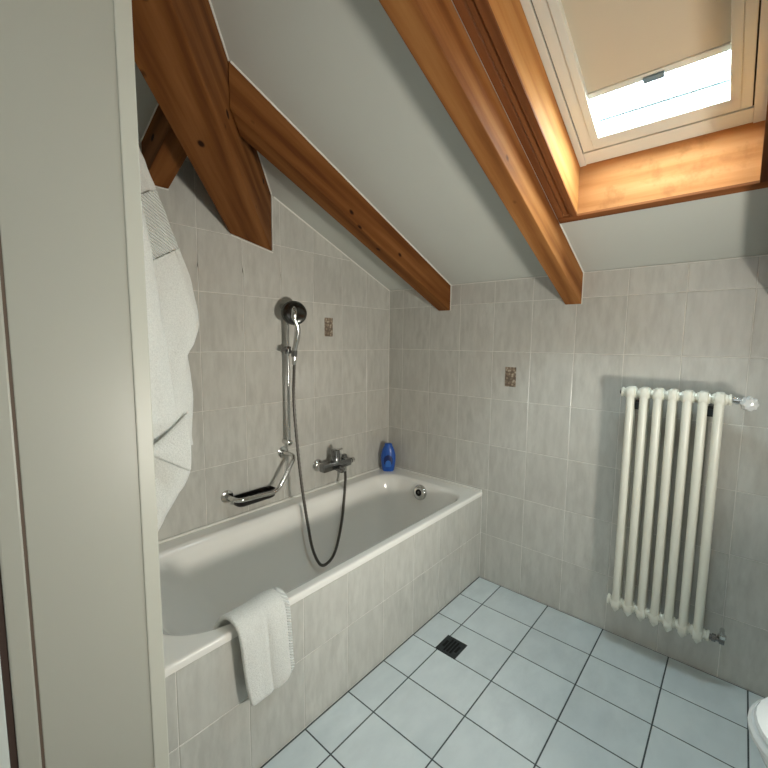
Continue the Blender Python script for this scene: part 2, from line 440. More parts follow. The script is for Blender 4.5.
# hall outside the door
struct('floor_hall', bxm(-0.6, 3.2, -3.6, YN-0.24, -0.12, 0.0), 'plain_floor', 'floor of the hall in front of the doorway', 'floor')
bm = bmesh.new(); box(bm, -0.6, 3.2, -3.7, -3.6, -0.1, 2.5); box(bm, -0.7, -0.6, -3.7, YN-0.17, -0.1, 2.5); box(bm, 3.2, 3.3, -3.7, YN-0.17, -0.1, 2.5)
box(bm, -0.7, -0.14, YN-0.18, YN-0.08, -0.1, 2.5); box(bm, XR+0.14, 3.3, YN-0.18, YN-0.08, -0.1, 2.5)
struct('wall_hall', bm, 'plaster', 'white walls of the hall in front of the doorway')
struct('ceiling_hall', bxm(-0.7, 3.3, -3.7, YN-0.17, 2.45, 2.55), 'ceiling_paint', 'flat white ceiling of the hall', 'ceiling')

# ------------------------------------------------------------------ door frame and door leaf
jx = 0.866
dr = bpy.data.objects.new('door_1', None); COL.objects.link(dr); dr['kind'] = 'structure'; dr['label'] = 'white door frame with brown seal and the edge of the open door'; dr['category'] = 'door frame'
part('lining', bxm(jx-0.03, jx, -1.890, -1.7005, 0, DH, bevel=0.0015), 'frame_paint', dr)
part('edge_bead', bxm(jx-0.02, jx+0.0028, -1.7275, -1.6995, 0, DH, bevel=0.0022), 'frame_edge_paint', dr)
part('seal', bxm(jx-0.03, jx-0.0015, -1.8955, -1.8885, 0, DH), 'seal_brown', dr, label='brown rubber seal')
part('outer_casing', bxm(jx-0.03, jx+0.001, -1.922, -1.894, 0, DH, bevel=0.003), 'frame_paint', dr)
part('gap_shade_strip', bxm(jx-0.03, jx-0.003, -1.931, -1.9215, 0, DH), 'gap_shade_brown', dr)  # dark strip painting the shaded gap beside the door leaf
part('door_leaf', bxm(jx-0.040, jx+0.001, -2.76, -1.9315, 0.01, DH-0.02, bevel=0.002), 'door_paint', dr)
part('lining', bxm(DR-0.028, DR, -1.89, -1.7005, 0, DH, bevel=0.0015), 'frame_paint', dr)
part('head_lining', bxm(jx, DR-0.028, -1.89, -1.7005, DH-0.03, DH, bevel=0.0015), 'frame_paint', dr)

# ------------------------------------------------------------------ beams
def beam(name, corners, axis, mat, label, cat='beam', group=None, bevel=0.004, parent=None, ref=None):
    axis = Vector(axis).normalized(); u, v = frame_of(axis, ref)
    m = Matrix((axis, u, v)).transposed().to_4x4(); m.translation = sum((Vector(c) for c in corners), Vector())/8
    inv = m.inverted(); bm = bmesh.new(); hexa(bm, [inv @ Vector(c) for c in corners], bevel)
    o = obj(name, bm, mat, parent); o.matrix_basis = m
    if label: tag(o, label, cat, group)
    return o
DV = 0.141
def rafter(x0, x1, y0, ya, yb_, label, e=0.0015, mat='pine_beam'):
    # ya/yb_: upper ends at x0 and x1
    c = [(x0, y0, zc1(y0)-DV), (x1, y0, zc1(y0)-DV), (x1, yb_, zc1(yb_)-DV), (x0, ya, zc1(ya)-DV),
         (x0, y0, zc1(y0)-e), (x1, y0, zc1(y0)-e), (x1, yb_, zc1(yb_)-e), (x0, ya, zc1(ya)-e)]
    return beam('rafter', c, SLOPE_DIR, mat, label, 'beam', 'sloping ceiling rafters')
hr = 0.848                              # right face of the hip rafter: -y = hr + x
rafter(0.370, 0.446, -0.001, -(hr+0.370-0.002), -(hr+0.446-0.002), 'sloping brown rafter above the bathtub that meets the thick diagonal beam')
rafter(1.061, 1.1305, -0.001, -1.699, -1.699, 'sloping brown rafter beside the roof window, its end above the radiator wall', 0.0015, 'pine_beam_lit')
rafter(1.742, 1.815, -0.001, -1.699, -1.699, 'rafter on the far right of the roof window', 0.0015)
# hip rafter: 45 degrees in plan
hl = 1.055; hd = 0.252
def hp(tx, c, up_):                      # point on the right (c=hr) or left (c=hl) face at x = tx
    return Vector((tx, -(c+tx), 0))
e = 0.004
L = -YN - hl - 0.002; Lr = -YN - hr - 0.002
zb_r = lambda x: 1.708 + SL*x; zb_l = lambda x: 1.7485 + SL*x
cs = [Vector((e, -(hr+e), zb_r(e))), Vector((Lr, YN+0.002, zb_r(Lr))), Vector((L, YN+0.002, zb_l(L))), Vector((e, -(hl+e), zb_l(e)))]
ct = [Vector((e, -(hr+e), zc1(-(hr+e))-0.002)), Vector((Lr, YN+0.002, zc1(YN)-0.002)), Vector((L, YN+0.002, zc2(L)-0.002)), Vector((e, -(hl+e), zc2(e)-0.002))]
beam('hip_rafter', cs+ct, (1, -1, SL), 'pine_beam', 'thick diagonal brown beam in the upper left corner behind the door frame', 'beam')
# jack rafter in the second roof plane
ja, jb = -1.304, -1.392
def jx_end(y): return -y - hl - 0.003
c = [(0.002, jb, zc2(0)-DV), (jx_end(jb), jb, zc2(jx_end(jb))-DV), (jx_end(ja), ja, zc2(jx_end(ja))-DV), (0.002, ja, zc2(0)-DV),
     (0.002, jb, zc2(0)-0.002), (jx_end(jb), jb, zc2(jx_end(jb))-0.002), (jx_end(ja), ja, zc2(jx_end(ja))-0.002), (0.002, ja, zc2(0)-0.002)]
beam('jack_rafter', c, (1, 0, SL), 'pine_beam', 'short dark rafter half hidden behind the hanging bath towel and the thick diagonal beam', 'beam')

# ------------------------------------------------------------------ roof window
OFF = 0.165
wn = bpy.data.objects.new('window_1', None); COL.objects.link(wn); wn['kind'] = 'structure'; wn['label'] = 'roof window with white frame in a pine shaft above the radiator'; wn['category'] = 'roof window'
def wbox(bm, x0, x1, s0, s1, n0, n1, bevel=0.0):
    hexa(bm, [win(x0, s0, n0), win(x1, s0, n0), win(x1, s1, n0), win(x0, s1, n0), win(x0, s0, n1), win(x1, s0, n1), win(x1, s1, n1), win(x0, s1, n1)], bevel)
def wpart(name, *a, mat='window_paint', parent=wn, bevel=0.0, label=None):
    bm = bmesh.new(); wbox(bm, *a, bevel=bevel); return part(name, bm, mat, parent, label=label)
ST = 1.06
wtop = lambda y: zc1(y)+OFF
def board(name, corners, mat, axis, label=None):
    o = beam(name, corners, axis, mat, None, parent=wn, bevel=0.0015)
    if label: o['label'] = label
    return o
lowz = lambda y, d=0.0: zc1(y)-d
def sideboard(x0, x1, name='shaft_board'):
    y0, y1 = -0.3605, RY1+0.02
    return board(name, [(x0, y0, lowz(y0)), (x1, y0, lowz(y0)), (x1, y1, lowz(y1)), (x0, y1, lowz(y1)),
                 (x0, y0, wtop(y0)+0.03), (x1, y0, wtop(y0)+0.03), (x1, y1, wtop(y1)+0.03), (x0, y1, wtop(y1)+0.03)], 'pine_board', SLOPE_DIR)
sideboard(1.1770, 1.2005); sideboard(1.692, 1.716)
y0, y1 = -0.336, -0.360
board('shaft_board', [(1.1315, y1, lowz(y1)), (1.741, y1, lowz(y1)), (1.741, y0, lowz(y0)), (1.1315, y0, lowz(y0)),
      (1.1315, y1, wtop(y1)+0.02), (1.741, y1, wtop(y1)+0.02), (1.741, y0, wtop(y0)+0.02), (1.1315, y0, wtop(y0)+0.02)], 'pine_board_stained', (1, 0, 0), 'pale pine board with water stains below the roof window')
y0, y1 = RY1+0.02, RY1
board('shaft_board', [(1.177, y1, lowz(y1)), (1.716, y1, lowz(y1)), (1.716, y0, lowz(y0)), (1.177, y0, lowz(y0)),
      (1.177, y1, wtop(y1)+0.10), (1.716, y1, wtop(y1)+0.10), (1.716, y0, wtop(y0)+0.10), (1.177, y0, wtop(y0)+0.10)], 'pine_board', (1, 0, 0))
def filler(x0, x1, dz):
    y0, y1 = -0.362, RY1
    board('filler_board', [(x0, y0, zc1(y0)+dz), (x1, y0, zc1(y0)+dz), (x1, y1, zc1(y1)+dz), (x0, y1, zc1(y1)+dz),
          (x0, y0, zc1(y0)+dz+0.05), (x1, y0, zc1(y0)+dz+0.05), (x1, y1, zc1(y1)+dz+0.05), (x0, y1, zc1(y1)+dz+0.05)], 'pine_filler', SLOPE_DIR)
filler(1.1307, 1.1520, -0.0020); filler(1.1535, 1.1765, 0.0060)
filler(1.7165, 1.7418, -0.0020)
def shade_edge(pts):  # darker pine puts shade into the lower edges of the boards
    pts = [Vector(p) for p in pts]; d = (pts[1]-pts[0])
    c = pts + [p+Vector((0, 0, 0.0085)) for p in pts]
    board('shade_edge', [p-Vector((0, 0, 0.0045)) for p in c], 'pine_filler', d)
shade_edge([(1.1315, -0.3605, zc1(-0.3605)), (1.7405, -0.3605, zc1(-0.3605)), (1.7405, -0.3355, zc1(-0.3355)), (1.1315, -0.3355, zc1(-0.3355))])
for xa in (1.1765, 1.6915): shade_edge([(xa+0.0245, -0.3615, zc1(-0.3615)), (xa+0.0245, RY1+0.02, zc1(RY1+0.02)), (xa, RY1+0.02, zc1(RY1+0.02)), (xa, -0.3615, zc1(-0.3615))])
# outer frame (four members), sash (four members), dark strips standing in for the gap, glass
FX0, FX1 = 1.2008, 1.6915
wpart('frame_member', FX0, 1.2225, 0.0, ST, 0.0, 0.06, bevel=0.002)
wpart('frame_member', 1.6645, FX1, 0.0, ST, 0.0, 0.06, bevel=0.002)
wpart('frame_member', 1.2225, 1.6645, 0.004, 0.056, 0.0, 0.06, bevel=0.002)
wpart('frame_member', 1.2225, 1.6645, ST-0.05, ST, 0.0, 0.06, bevel=0.002)
for a in ((1.2222, 1.2262, 0.056, ST-0.05), (1.6605, 1.6648, 0.056, ST-0.05), (1.2262, 1.6605, 0.0555, 0.0605)):
    wpart('gap_strip', *a, 0.008, 0.05, mat='window_gap')
S0, S1 = 0.0600, ST-0.06
wpart('sash_member', 1.2258, 1.2598, S0, S1, 0.001, 0.05, bevel=0.002)
wpart('sash_member', 1.6367, 1.6608, S0, S1, 0.001, 0.05, bevel=0.002)
wpart('sash_member', 1.2598, 1.6367, S0, 0.105, 0.001, 0.05, bevel=0.002)
wpart('sash_member', 1.2598, 1.6367, S1-0.06, S1, 0.001, 0.05, bevel=0.002)
wpart('glass_pane', 1.260, 1.6365, 0.100, S1-0.05, 0.032, 0.036, mat='window_glass')
wpart('glazing_bar', 1.2837, 1.6128, 0.1370, 0.1475, 0.0300, 0.0306, mat='rail_grey', label='thin grey bar across the glass')
# roller blind, pulled most of the way down
rb = thing('roller_blind', 'beige roller blind pulled down over most of the roof window', 'blind', win(1.448, S1-0.05, 0.02))
wpart('fabric', 1.2837, 1.6128, 0.262, S1-0.06, 0.0150, 0.0158, mat='blind_cloth', parent=rb)
wpart('bottom_bar', 1.2837, 1.6128, 0.246, 0.266, 0.010, 0.019, mat='window_paint', parent=rb, bevel=0.002)
wpart('pull_tab', 1.425, 1.475, 0.240, 0.258, 0.003, 0.010, mat='rail_grey', parent=rb, bevel=0.0015, label='grey pull tab')
wpart('side_rail', 1.2600, 1.2836, 0.1055, S1-0.061, -0.004, 0.0315, parent=rb, bevel=0.002)
wpart('side_rail', 1.6130, 1.6365, 0.1055, S1-0.061, -0.004, 0.0315, parent=rb, bevel=0.002)

# ------------------------------------------------------------------ white sealant lines
tn = [0]
def bead(pts, r=0.0028, label='thin white sealant line between wall and ceiling'):
    tn[0] += 1; bm = bmesh.new(); sweep(bm, pts, r, 6)
    return struct('trim_%d' % tn[0], bm, 'sealant', label, 'sealant')
bead([(0.002, -0.002, ZC-0.002), (0.002, -hr+0.01, zc1(-hr+0.01)-0.003)], 0.0035, 'white sealant line between the left wall and the sloping ceiling')
bead([(0.002, -0.002, ZC-0.003), (0.368, -0.002, ZC-0.003)], 0.0025, 'white sealant line where ceiling meets the back wall in the corner')
bead([(0.448, -0.002, ZC-0.003), (1.060, -0.002, ZC-0.003)], 0.0025, 'white sealant line where ceiling meets the back wall between the two rafters')
bead([(1.132, -0.002, ZC-0.003), (1.74, -0.002, ZC-0.003)], 0.0022, 'white sealant line where ceiling meets the back wall above the radiator')
bead([(0.4475, -0.002, ZC-0.003), (0.4475, -1.285, zc1(-1.285)-0.003)], 0.0032, 'white sealant line along the rafter above the bathtub')
bead([(0.4475, -0.002, ZC-DV), (0.4475, -0.002, ZC-0.004)], 0.0025, 'short white sealant line beside the end of the rafter above the bathtub')
bead([(1.1320, -0.002, ZC-0.003), (1.1320, -0.334, zc1(-0.334)-0.003)], 0.0030, 'white sealant line along the rafter end below the roof window')
bead([(1.1320, -0.002, ZC-DV), (1.1320, -0.002, ZC-0.004)], 0.0025, 'short white sealant line beside the rafter end near the roof window')
bead([(0.003, -hr+0.001, zc1(-hr)-0.25), (0.003, -hr+0.001, zc1(-hr)-0.004)], 0.003, 'upright white sealant line beside the thick diagonal beam')
bead([(0.004, -hr+0.0, zb_r(0)-0.003), (0.004, -hl, zb_l(0)-0.003)], 0.003, 'white sealant line under the end of the thick diagonal beam')
bead([(0.006, -hr-0.003, zc1(-hr)), (0.60, -hr-0.597, zc1(-hr-0.597)-0.003)], 0.003, 'white sealant line along the top of the thick diagonal beam')
bead([(0.003, ja, zc2(0)-DV-0.002), (0.003, jb, zc2(0)-DV-0.002)], 0.0025, 'white sealant line under the short dark rafter')
bead([(0.003, jb-0.002, zc2(0)-0.004), (jx_end(jb), jb-0.002, zc2(jx_end(jb))-0.004)], 0.0025, 'white sealant line along the short dark rafter')
bead([(0.002, -0.002, ZT+0.006), (0.002, -0.002, ZC-0.006)], 0.0020, 'upright white sealant line in the wall corner above the bathtub')
bead([(XT-0.001, -0.002, 0.003), (XT-0.001, -0.002, 0.464)], 0.0022, 'upright white sealant line between bathtub front and back wall')

# ------------------------------------------------------------------ bathtub
tub = thing('bathtub', 'white built-in bathtub with grey tiled front', 'bathtub', (0.34, -0.85, 0.0))
def rrect(cx, cy, hx, hy, r_, z, n=24, rn=None):
    """rounded rectangle ring, 4*n points; rn = radius at the near (-y) end"""
    out = []
    for q, (sx, sy) in enumerate(((1, 1), (-1, 1), (-1, -1), (1, -1))):
        r = min(r_ if sy > 0 else (rn or r_), hx*0.98, hy*0.98)
        for k in range(n):
            a = q*PI/2 + (PI/2)*k/(n-1)
            out.append(Vector((cx+sx*(hx-r)+r*math.cos(a), cy+sy*(hy-r)+r*math.sin(a), z)))
    return out
X0, X1, Y0, Y1 = 0.001, XT+0.004, YN+0.003, -0.001
ocx, ocy, ohx, ohy = (X0+X1)/2, (Y0+Y1)/2, (X1-X0)/2, (Y1-Y0)/2
rings = [rrect(ocx, ocy, ohx-0.006, ohy-0.001, 0.004, ZT-0.026), rrect(ocx, ocy, ohx-0.001, ohy, 0.004, ZT-0.024), rrect(ocx, ocy, ohx, ohy, 0.004, ZT-0.006),
         rrect(ocx, ocy, ohx-0.002, ohy, 0.006, ZT-0.0015), rrect(ocx, ocy, ohx-0.006, ohy-0.002, 0.008, ZT), rrect(ocx, ocy, ohx-0.012, ohy-0.008, 0.012, ZT)]
# opening (inner edges) : x 0.085..0.640, y -1.615..-0.085
ix0, ix1, iy0, iy1 = 0.088, 0.640, -1.61, -0.100
def ring_in(dx0, dx1, dy0, dy1, r, rn, z):
    a, b, c_, d = ix0+dx0, ix1-dx1, iy0+dy0, iy1-dy1
    return rrect((a+b)/2, (c_+d)/2, (b-a)/2, (d-c_)/2, r, z, rn=rn)
rings += [ring_in(-0.018, -0.013, -0.018, -0.018, 0.14, 0.205, ZT), ring_in(-0.012, -0.009, -0.012, -0.012, 0.135, 0.20, ZT-0.0004), ring_in(-0.004, -0.003, -0.004, -0.004, 0.13, 0.19, ZT-0.003),
          ring_in(0.004, 0.002, 0.006, 0.004, 0.13, 0.19, ZT-0.011), ring_in(0.010, 0.006, 0.018, 0.008, 0.13, 0.19, ZT-0.026)]
for s in (0.12, 0.25, 0.4, 0.55, 0.7, 0.8):
    rings.append(ring_in(0.012+0.055*s, 0.006+0.055*s, 0.02+0.26*s, 0.010+0.06*s, 0.13, 0.19, ZT-0.026-0.40*s))
zb0 = ZT-0.026-0.40*0.8
for a_ in (20, 40, 60, 80, 90):
    r = math.radians(a_); k = 0.075*(1-math.cos(r)); h = 0.075*math.sin(r)
    rings.append(ring_in(0.056+k, 0.050+k, 0.228+k*1.5, 0.058+k, 0.12, 0.17, zb0-h))
zf = zb0-0.075
for s in (0.3, 0.6, 0.9): rings.append(ring_in(0.131+0.10*s, 0.125+0.10*s, 0.34+0.3*s, 0.133+0.3*s, 0.10*(1-s)+0.02, 0.15*(1-s)+0.02, zf-0.006*s))
bm = bmesh.new(); loft(bm, rings, False, True)
auto_smooth(part('shell', bm, 'tub_enamel', tub), 55)
# overflow on the far end wall
bm = bmesh.new(); oc = Vector((0.349, -0.117, 0.433)); ax = Vector((0, -1, 0.18))
lathe(bm, oc, ax, [(-0.012, 0.043), (0.006, 0.044), (0.014, 0.040), (0.018, 0.033), (0.018, 0.022)], 28)
ov = auto_smooth(part('overflow', bm, 'chrome', tub, label='round chrome overflow'))
bm = bmesh.new(); lathe(bm, oc+ax.normalized()*0.017, ax, [(0, 0.019), (0.002, 0.0195), (0.0025, 0.012), (0.001, 0.006)], 20)
part('overflow_hole', bm, 'pit_black', ov)
bm = bmesh.new(); lathe(bm, (0.36, -0.34, zf-0.004), (0, 0, 1), [(0, 0.030), (0.006, 0.030), (0.010, 0.024), (0.011, 0.004)], 24)
part('drain_plug', bm, 'chrome', tub, True)
for a, b in (((0.0058, YN+0.01, ZT+0.004), (0.0058, -0.0058, ZT+0.004)), ((0.0058, -0.0058, ZT+0.004), (XT-0.002, -0.0058, ZT+0.004))):
    bm = bmesh.new(); sweep(bm, [a, b], 0.0058, 8); part('sealant_bead', bm, 'sealant', tub, True)

# ------------------------------------------------------------------ floor drain
fd = thing('floor_drain', 'small dark metal floor drain grate set in the white tiles', 'drain', (0.8465, -0.560, 0.0))
dx0, dx1, dy0, dy1 = 0.7985, 0.8945, -0.6105, -0.5080
bm = bmesh.new(); z0, z1 = -0.0005, 0.0020; fr_ = 0.0125
for a in ((dx0, dx1, dy0, dy0+fr_), (dx0, dx1, dy1-fr_, dy1), (dx0, dx0+fr_, dy0+fr_, dy1-fr_), (dx1-fr_, dx1, dy0+fr_, dy1-fr_)): box(bm, *a, z0, z1)
part('grate_frame', bm, 'drain_metal', fd)
n = 5; pw = (dx1-dx0-2*fr_)/n
for k in range(1, n): part('grate_bar', bxm(dx0+fr_+pw*k-0.0022, dx0+fr_+pw*k+0.0022, dy0+fr_, dy1-fr_, z0, z1), 'drain_metal', fd)
for sx in (0, n-1):                              # the two outer slots are shorter
    for a in ((dy0+fr_, dy0+fr_+0.018), (dy1-fr_-0.018, dy1-fr_)): part('slot_end', bxm(dx0+fr_+pw*sx+0.002*(sx == 0)*0, dx0+fr_+pw*(sx+1), a[0], a[1], z0, z1), 'drain_metal', fd)
part('pit', bxm(dx0+fr_, dx1-fr_, dy0+fr_, dy1-fr_, 0.0001, 0.0006), 'pit_black', fd)

# ------------------------------------------------------------------ radiator
rad = thing('radiator', 'white seven-column tubular radiator mounted on the grey tiled wall', 'radiator', (1.50, -0.07, 0.165))
pitch = 0.0463; rx = 1.3640; ztop, zbot = 1.128, 0.170; yf, ybk = -0.097, -0.058; rt_ = 0.0147
def section_mesh():
    bm = bmesh.new()
    for y in (yf, ybk):
        rings = []
        for z, r in ((zbot+0.006, 0.011), (zbot+0.024, rt_), (zbot+0.2, rt_), (ztop-0.2, rt_), (ztop-0.020, rt_), (ztop-0.006, 0.0125), (ztop-0.001, 0.007)):
            rings.append([(r*math.cos(a), y+r*math.sin(a), z) for a in (2*PI*k/14 for k in range(14))])
        loft(bm, rings)
    for zc_ in (ztop-0.026, zbot+0.030):            # cast heads joining the two tubes
        rings = []
        for x, k in ((-0.0140, 0.80), (-0.011, 0.95), (0, 0.98), (0.011, 0.95), (0.0140, 0.80)):
            r = []
            for i in range(24):
                a = 2*PI*i/24; cy = (yf+ybk)/2 + (0.0195 if math.cos(a) > 0 else -0.0195)
                r.append((x, cy+0.0165*k*math.cos(a), zc_+(0.026*k)*math.sin(a)))
            rings.append(r)
        loft(bm, rings)
        if zc_ < 0.5:                                # pointed lower end
            loft(bm, [[(r*math.cos(a), yf+r*math.sin(a), z) for a in (2*PI*k/12 for k in range(12))] for z, r in ((zbot-0.006, 0.003), (zbot+0.004, 0.010), (zbot+0.02, 0.0125))])
    bmesh.ops.recalc_face_normals(bm, faces=bm.faces)
    me = bpy.data.meshes.new('section'); bm.to_mesh(me); bm.free(); me.materials.append(MATS['radiator_enamel'])
    for p in me.polygons: p.use_smooth = True
    return me
sme = section_mesh(); off = rad.location
nb = bmesh.new()
lathe(nb, (0, 0, 0), (1, 0, 0), [(-0.0120, 0.014), (-0.0100, 0.0205), (-0.0040, 0.0205), (-0.0025, 0.0165), (0.0025, 0.0165), (0.0040, 0.0205), (0.0100, 0.0205), (0.0120, 0.014)], 16)
nme = bpy.data.meshes.new('connector'); bmesh.ops.recalc_face_normals(nb, faces=nb.faces); nb.to_mesh(nme); nb.free(); nme.materials.append(MATS['radiator_enamel'])
for k in range(7):
    o = obj('section', sme, None, rad); o.location = Vector((rx+pitch*k, 0, 0)) - off
    for zc_ in (ztop-0.026, zbot+0.030):
        c_ = obj('connector', nme, None, rad); c_.location = Vector((rx+pitch*(k+0.5), -0.0775, zc_)) - off
        if k == 0: c2 = obj('connector', nme, None, rad); c2.location = Vector((rx-pitch*0.5, -0.0775, zc_)) - off
bm = bmesh.new(); lathe(bm, (rx-0.033, -0.0775, ztop-0.026), (-1, 0, 0), [(0, 0.009), (0.006, 0.009), (0.008, 0.005)], 12)
part('end_plug', bm, 'black_plastic', rad, label='black end plug')
for k in (0.5, 5.5):
    br = part('bracket', bxm(rx+pitch*k-0.010, rx+pitch*k+0.010, -0.066, -0.0005, ztop-0.095, ztop-0.055, bevel=0.002), 'black_plastic', rad, label='black wall bracket')
    part('bracket_clamp', bxm(rx+pitch*k-0.008, rx+pitch*k+0.008, -0.074, -0.064, ztop-0.088, ztop-0.066, bevel=0.001), 'drain_metal', br)
xe = rx+pitch*6.5+0.010
tv = bmesh.new(); lathe(tv, (xe, -0.0775, ztop-0.026), (1, 0, 0), [(0, 0.010), (0.008, 0.010), (0.009, 0.014), (0.020, 0.014), (0.021, 0.009), (0.040, 0.009)], 16)
tvp = part('thermostat_valve', tv, 'chrome', rad, label='chrome valve with a clear ribbed hand wheel')
bm = bmesh.new(); sweep(bm, [(xe+0.035, -0.0775, ztop-0.026), (xe+0.035, 0.0, ztop-0.026)], 0.009, 12); part('supply_pipe', bm, 'chrome', tvp, True)
bm = bmesh.new()
rr = []
hax = Vector((0.30, -1, -0.10)).normalized(); hu, hv = frame_of(hax); hc = Vector((xe+0.040, -0.088, ztop-0.028))
for h, r in ((0, 0.012), (0.008, 0.021), (0.020, 0.024), (0.034, 0.024), (0.042, 0.020), (0.044, 0.008)):
    rr.append([hc + hax*h + (hu*math.cos(a)+hv*math.sin(a))*r*(1+0.09*math.cos(8*a)) for a in (2*PI*k/48 for k in range(48))])
loft(bm, rr); part('hand_wheel', bm, 'clear_plastic', tvp, True)
bm = bmesh.new(); lathe(bm, (xe, -0.0775, zbot+0.030), (1, 0, 0), [(-0.002, 0.010), (0.008, 0.010), (0.009, 0.0145), (0.021, 0.0145), (0.022, 0.009), (0.030, 0.009), (0.031, 0.014), (0.046, 0.014), (0.047, 0.009)], 14)
lv = part('return_valve', bm, 'dark_chrome', rad, label='dark return valve at the lower corner')
bm = bmesh.new(); lathe(bm, (xe+0.038, -0.0775, zbot+0.040), (0, 0, 1), [(0, 0.013), (0.012, 0.013), (0.014, 0.008), (0.018, 0.008)], 14); part('valve_cap', bm, 'chrome', lv)
bm = bmesh.new(); sweep(bm, [(xe+0.038, -0.0775, zbot+0.030), (xe+0.038, 0.0, zbot+0.030)], 0.008, 12); part('return_pipe', bm, 'chrome', lv, True)

# ------------------------------------------------------------------ shower rail and hand shower
ry = -0.800; rxx = 0.042
sr = thing('shower_rail', 'slim upright chrome shower rail on the tiled wall above the bathtub', 'shower rail', (0.0, ry, 0.785))
bm = bmesh.new(); sweep(bm, [(rxx, ry, 0.785), (rxx, ry, 1.475)], 0.0085, 14); part('rail', bm, 'chrome', sr, True)
for z in (0.800, 1.462):
    bm = bmesh.new(); lathe(bm, (0.0005, ry, z), (1, 0, 0), [(0, 0.014), (0.03, 0.011), (0.042, 0.0125), (0.056, 0.0125), (0.058, 0.008)], 16); auto_smooth(part('wall_mount', bm, 'chrome', sr))
bm = bmesh.new(); lathe(bm, (rxx, ry, 1.235), (0, 0, 1), [(0, 0.014), (0.003, 0.0165), (0.032, 0.0165), (0.035, 0.014)], 18)
sl = auto_smooth(part('slider', bm, 'dark_chrome', sr))
bm = bmesh.new(); lathe(bm, (rxx, ry, 1.252), (0.3, -1, 0), [(0.012, 0.008), (0.018, 0.008), (0.019, 0.014), (0.032, 0.014), (0.034, 0.010)], 14); part('knob', bm, 'dark_chrome', sl)
hb = Vector((0.078, ry+0.010, 1.222))               # lower end of the hand shower
bm = bmesh.new(); sweep(bm, [(rxx+0.010, ry, 1.250), (hb.x, hb.y, 1.238)], 0.007, 10)
lathe(bm, (hb.x, hb.y, 1.222), (0, 0, 1), [(0, 0.014), (0.028, 0.0165)], 16); part('holder', bm, 'dark_chrome', sl)

hs = thing('hand_shower', 'chrome hand shower with round head hanging in the rail holder', 'hand shower', (hb.x, hb.y, hb.z-0.02))
hcen = Vector((0.092, -0.797, 1.428)); hn = Vector((0.80, -0.52, 0.30)).normalized()   # back of the head points into the room
path = catmull([hb+Vector((0, 0, -0.018)), hb+Vector((0.003, 0.002, 0.03)), hb+Vector((0.016, 0.006, 0.09)), hb+Vector((0.024, 0.004, 0.135)), hcen+hn*0.012+Vector((0, 0, -0.035)), hcen+hn*0.018+Vector((0, 0, -0.005)), hcen+hn*0.012+Vector((0, 0, 0.024))], 5)
nP = len(path)
rad_t = [interp([(0, 0.010), (0.12, 0.011), (0.35, 0.0150), (0.55, 0.0150), (0.75, 0.0155), (0.92, 0.0130), (1, 0.004)], k/(nP-1)) for k in range(nP)]
bm = bmesh.new(); sweep(bm, path, rad_t, 16); part('handle', bm, 'chrome', hs, True)
bm = bmesh.new(); lathe(bm, hcen, hn, [(-0.020, 0.040), (-0.017, 0.054), (-0.004, 0.060), (0.004, 0.058), (0.010, 0.046), (0.014, 0.030), (0.015, 0.005)], 32)
hd_ = auto_smooth(part('head', bm, 'smoke_chrome', hs), 50)
bm = bmesh.new(); lathe(bm, hcen-hn*0.020, -hn, [(0, 0.035), (0.002, 0.034), (0.003, 0.020)], 28); part('spray_plate', bm, 'black_plastic', hd_)
bm = bmesh.new(); lathe(bm, hb+Vector((0, 0, -0.040)), (0, 0, 1), [(0, 0.0085), (0.010, 0.011), (0.024, 0.0105)], 14); part('hose_nut', bm, 'chrome', hs)

# ------------------------------------------------------------------ bath mixer
mx_ = thing('bath_mixer', 'chrome wall-mounted bath mixer tap above the bathtub', 'tap', (0.0, -0.50, 0.62))
mz, mxx = 0.628, 0.062
for y in (-0.590, -0.430):
    bm = bmesh.new(); lathe(bm, (0.0005, y, mz), (1, 0, 0), [(0, 0.033), (0.006, 0.033), (0.014, 0.026), (0.018, 0.017), (mxx, 0.015)], 24); auto_smooth(part('rosette', bm, 'chrome', mx_))
bm = bmesh.new(); box(bm, mxx-0.020, mxx+0.020, -0.612, -0.408, mz-0.024, mz+0.020, bevel=0.008); auto_smooth(part('body', bm, 'dark_chrome', mx_), 50)
bm = bmesh.new(); lathe(bm, (mxx, -0.512, mz+0.015), (0, 0, 1), [(0, 0.025), (0.030, 0.025), (0.034, 0.022), (0.036, 0.024), (0.066, 0.023), (0.070, 0.018), (0.071, 0.008)], 24)
ct_ = auto_smooth(part('cartridge', bm, 'dark_chrome', mx_))
bm = bmesh.new(); hexa(bm, [(mxx-0.004, -0.522, mz+0.074), (mxx-0.004, -0.502, mz+0.074), (mxx+0.052, -0.506, mz+0.092), (mxx+0.052, -0.518, mz+0.092),
                            (mxx-0.014, -0.524, mz+0.084), (mxx-0.014, -0.500, mz+0.084), (mxx+0.048, -0.505, mz+0.101), (mxx+0.048, -0.519, mz+0.101)], 0.003)
part('lever', bm, 'chrome', ct_)
bm = bmesh.new(); hexa(bm, [(mxx, -0.530, mz-0.024), (mxx, -0.496, mz-0.024), (mxx+0.060, -0.499, mz-0.036), (mxx+0.060, -0.527, mz-0.036),
                            (mxx, -0.530, mz+0.004), (mxx, -0.496, mz+0.004), (mxx+0.064, -0.499, mz-0.010), (mxx+0.064, -0.527, mz-0.010)], 0.006)
auto_smooth(part('spout', bm, 'dark_chrome', mx_), 50)
bm = bmesh.new(); lathe(bm, (mxx, -0.447, mz+0.012), (0, 0, 1), [(0, 0.018), (0.016, 0.018), (0.020, 0.014), (0.030, 0.014), (0.033, 0.010)], 18); auto_smooth(part('diverter', bm, 'dark_chrome', mx_))
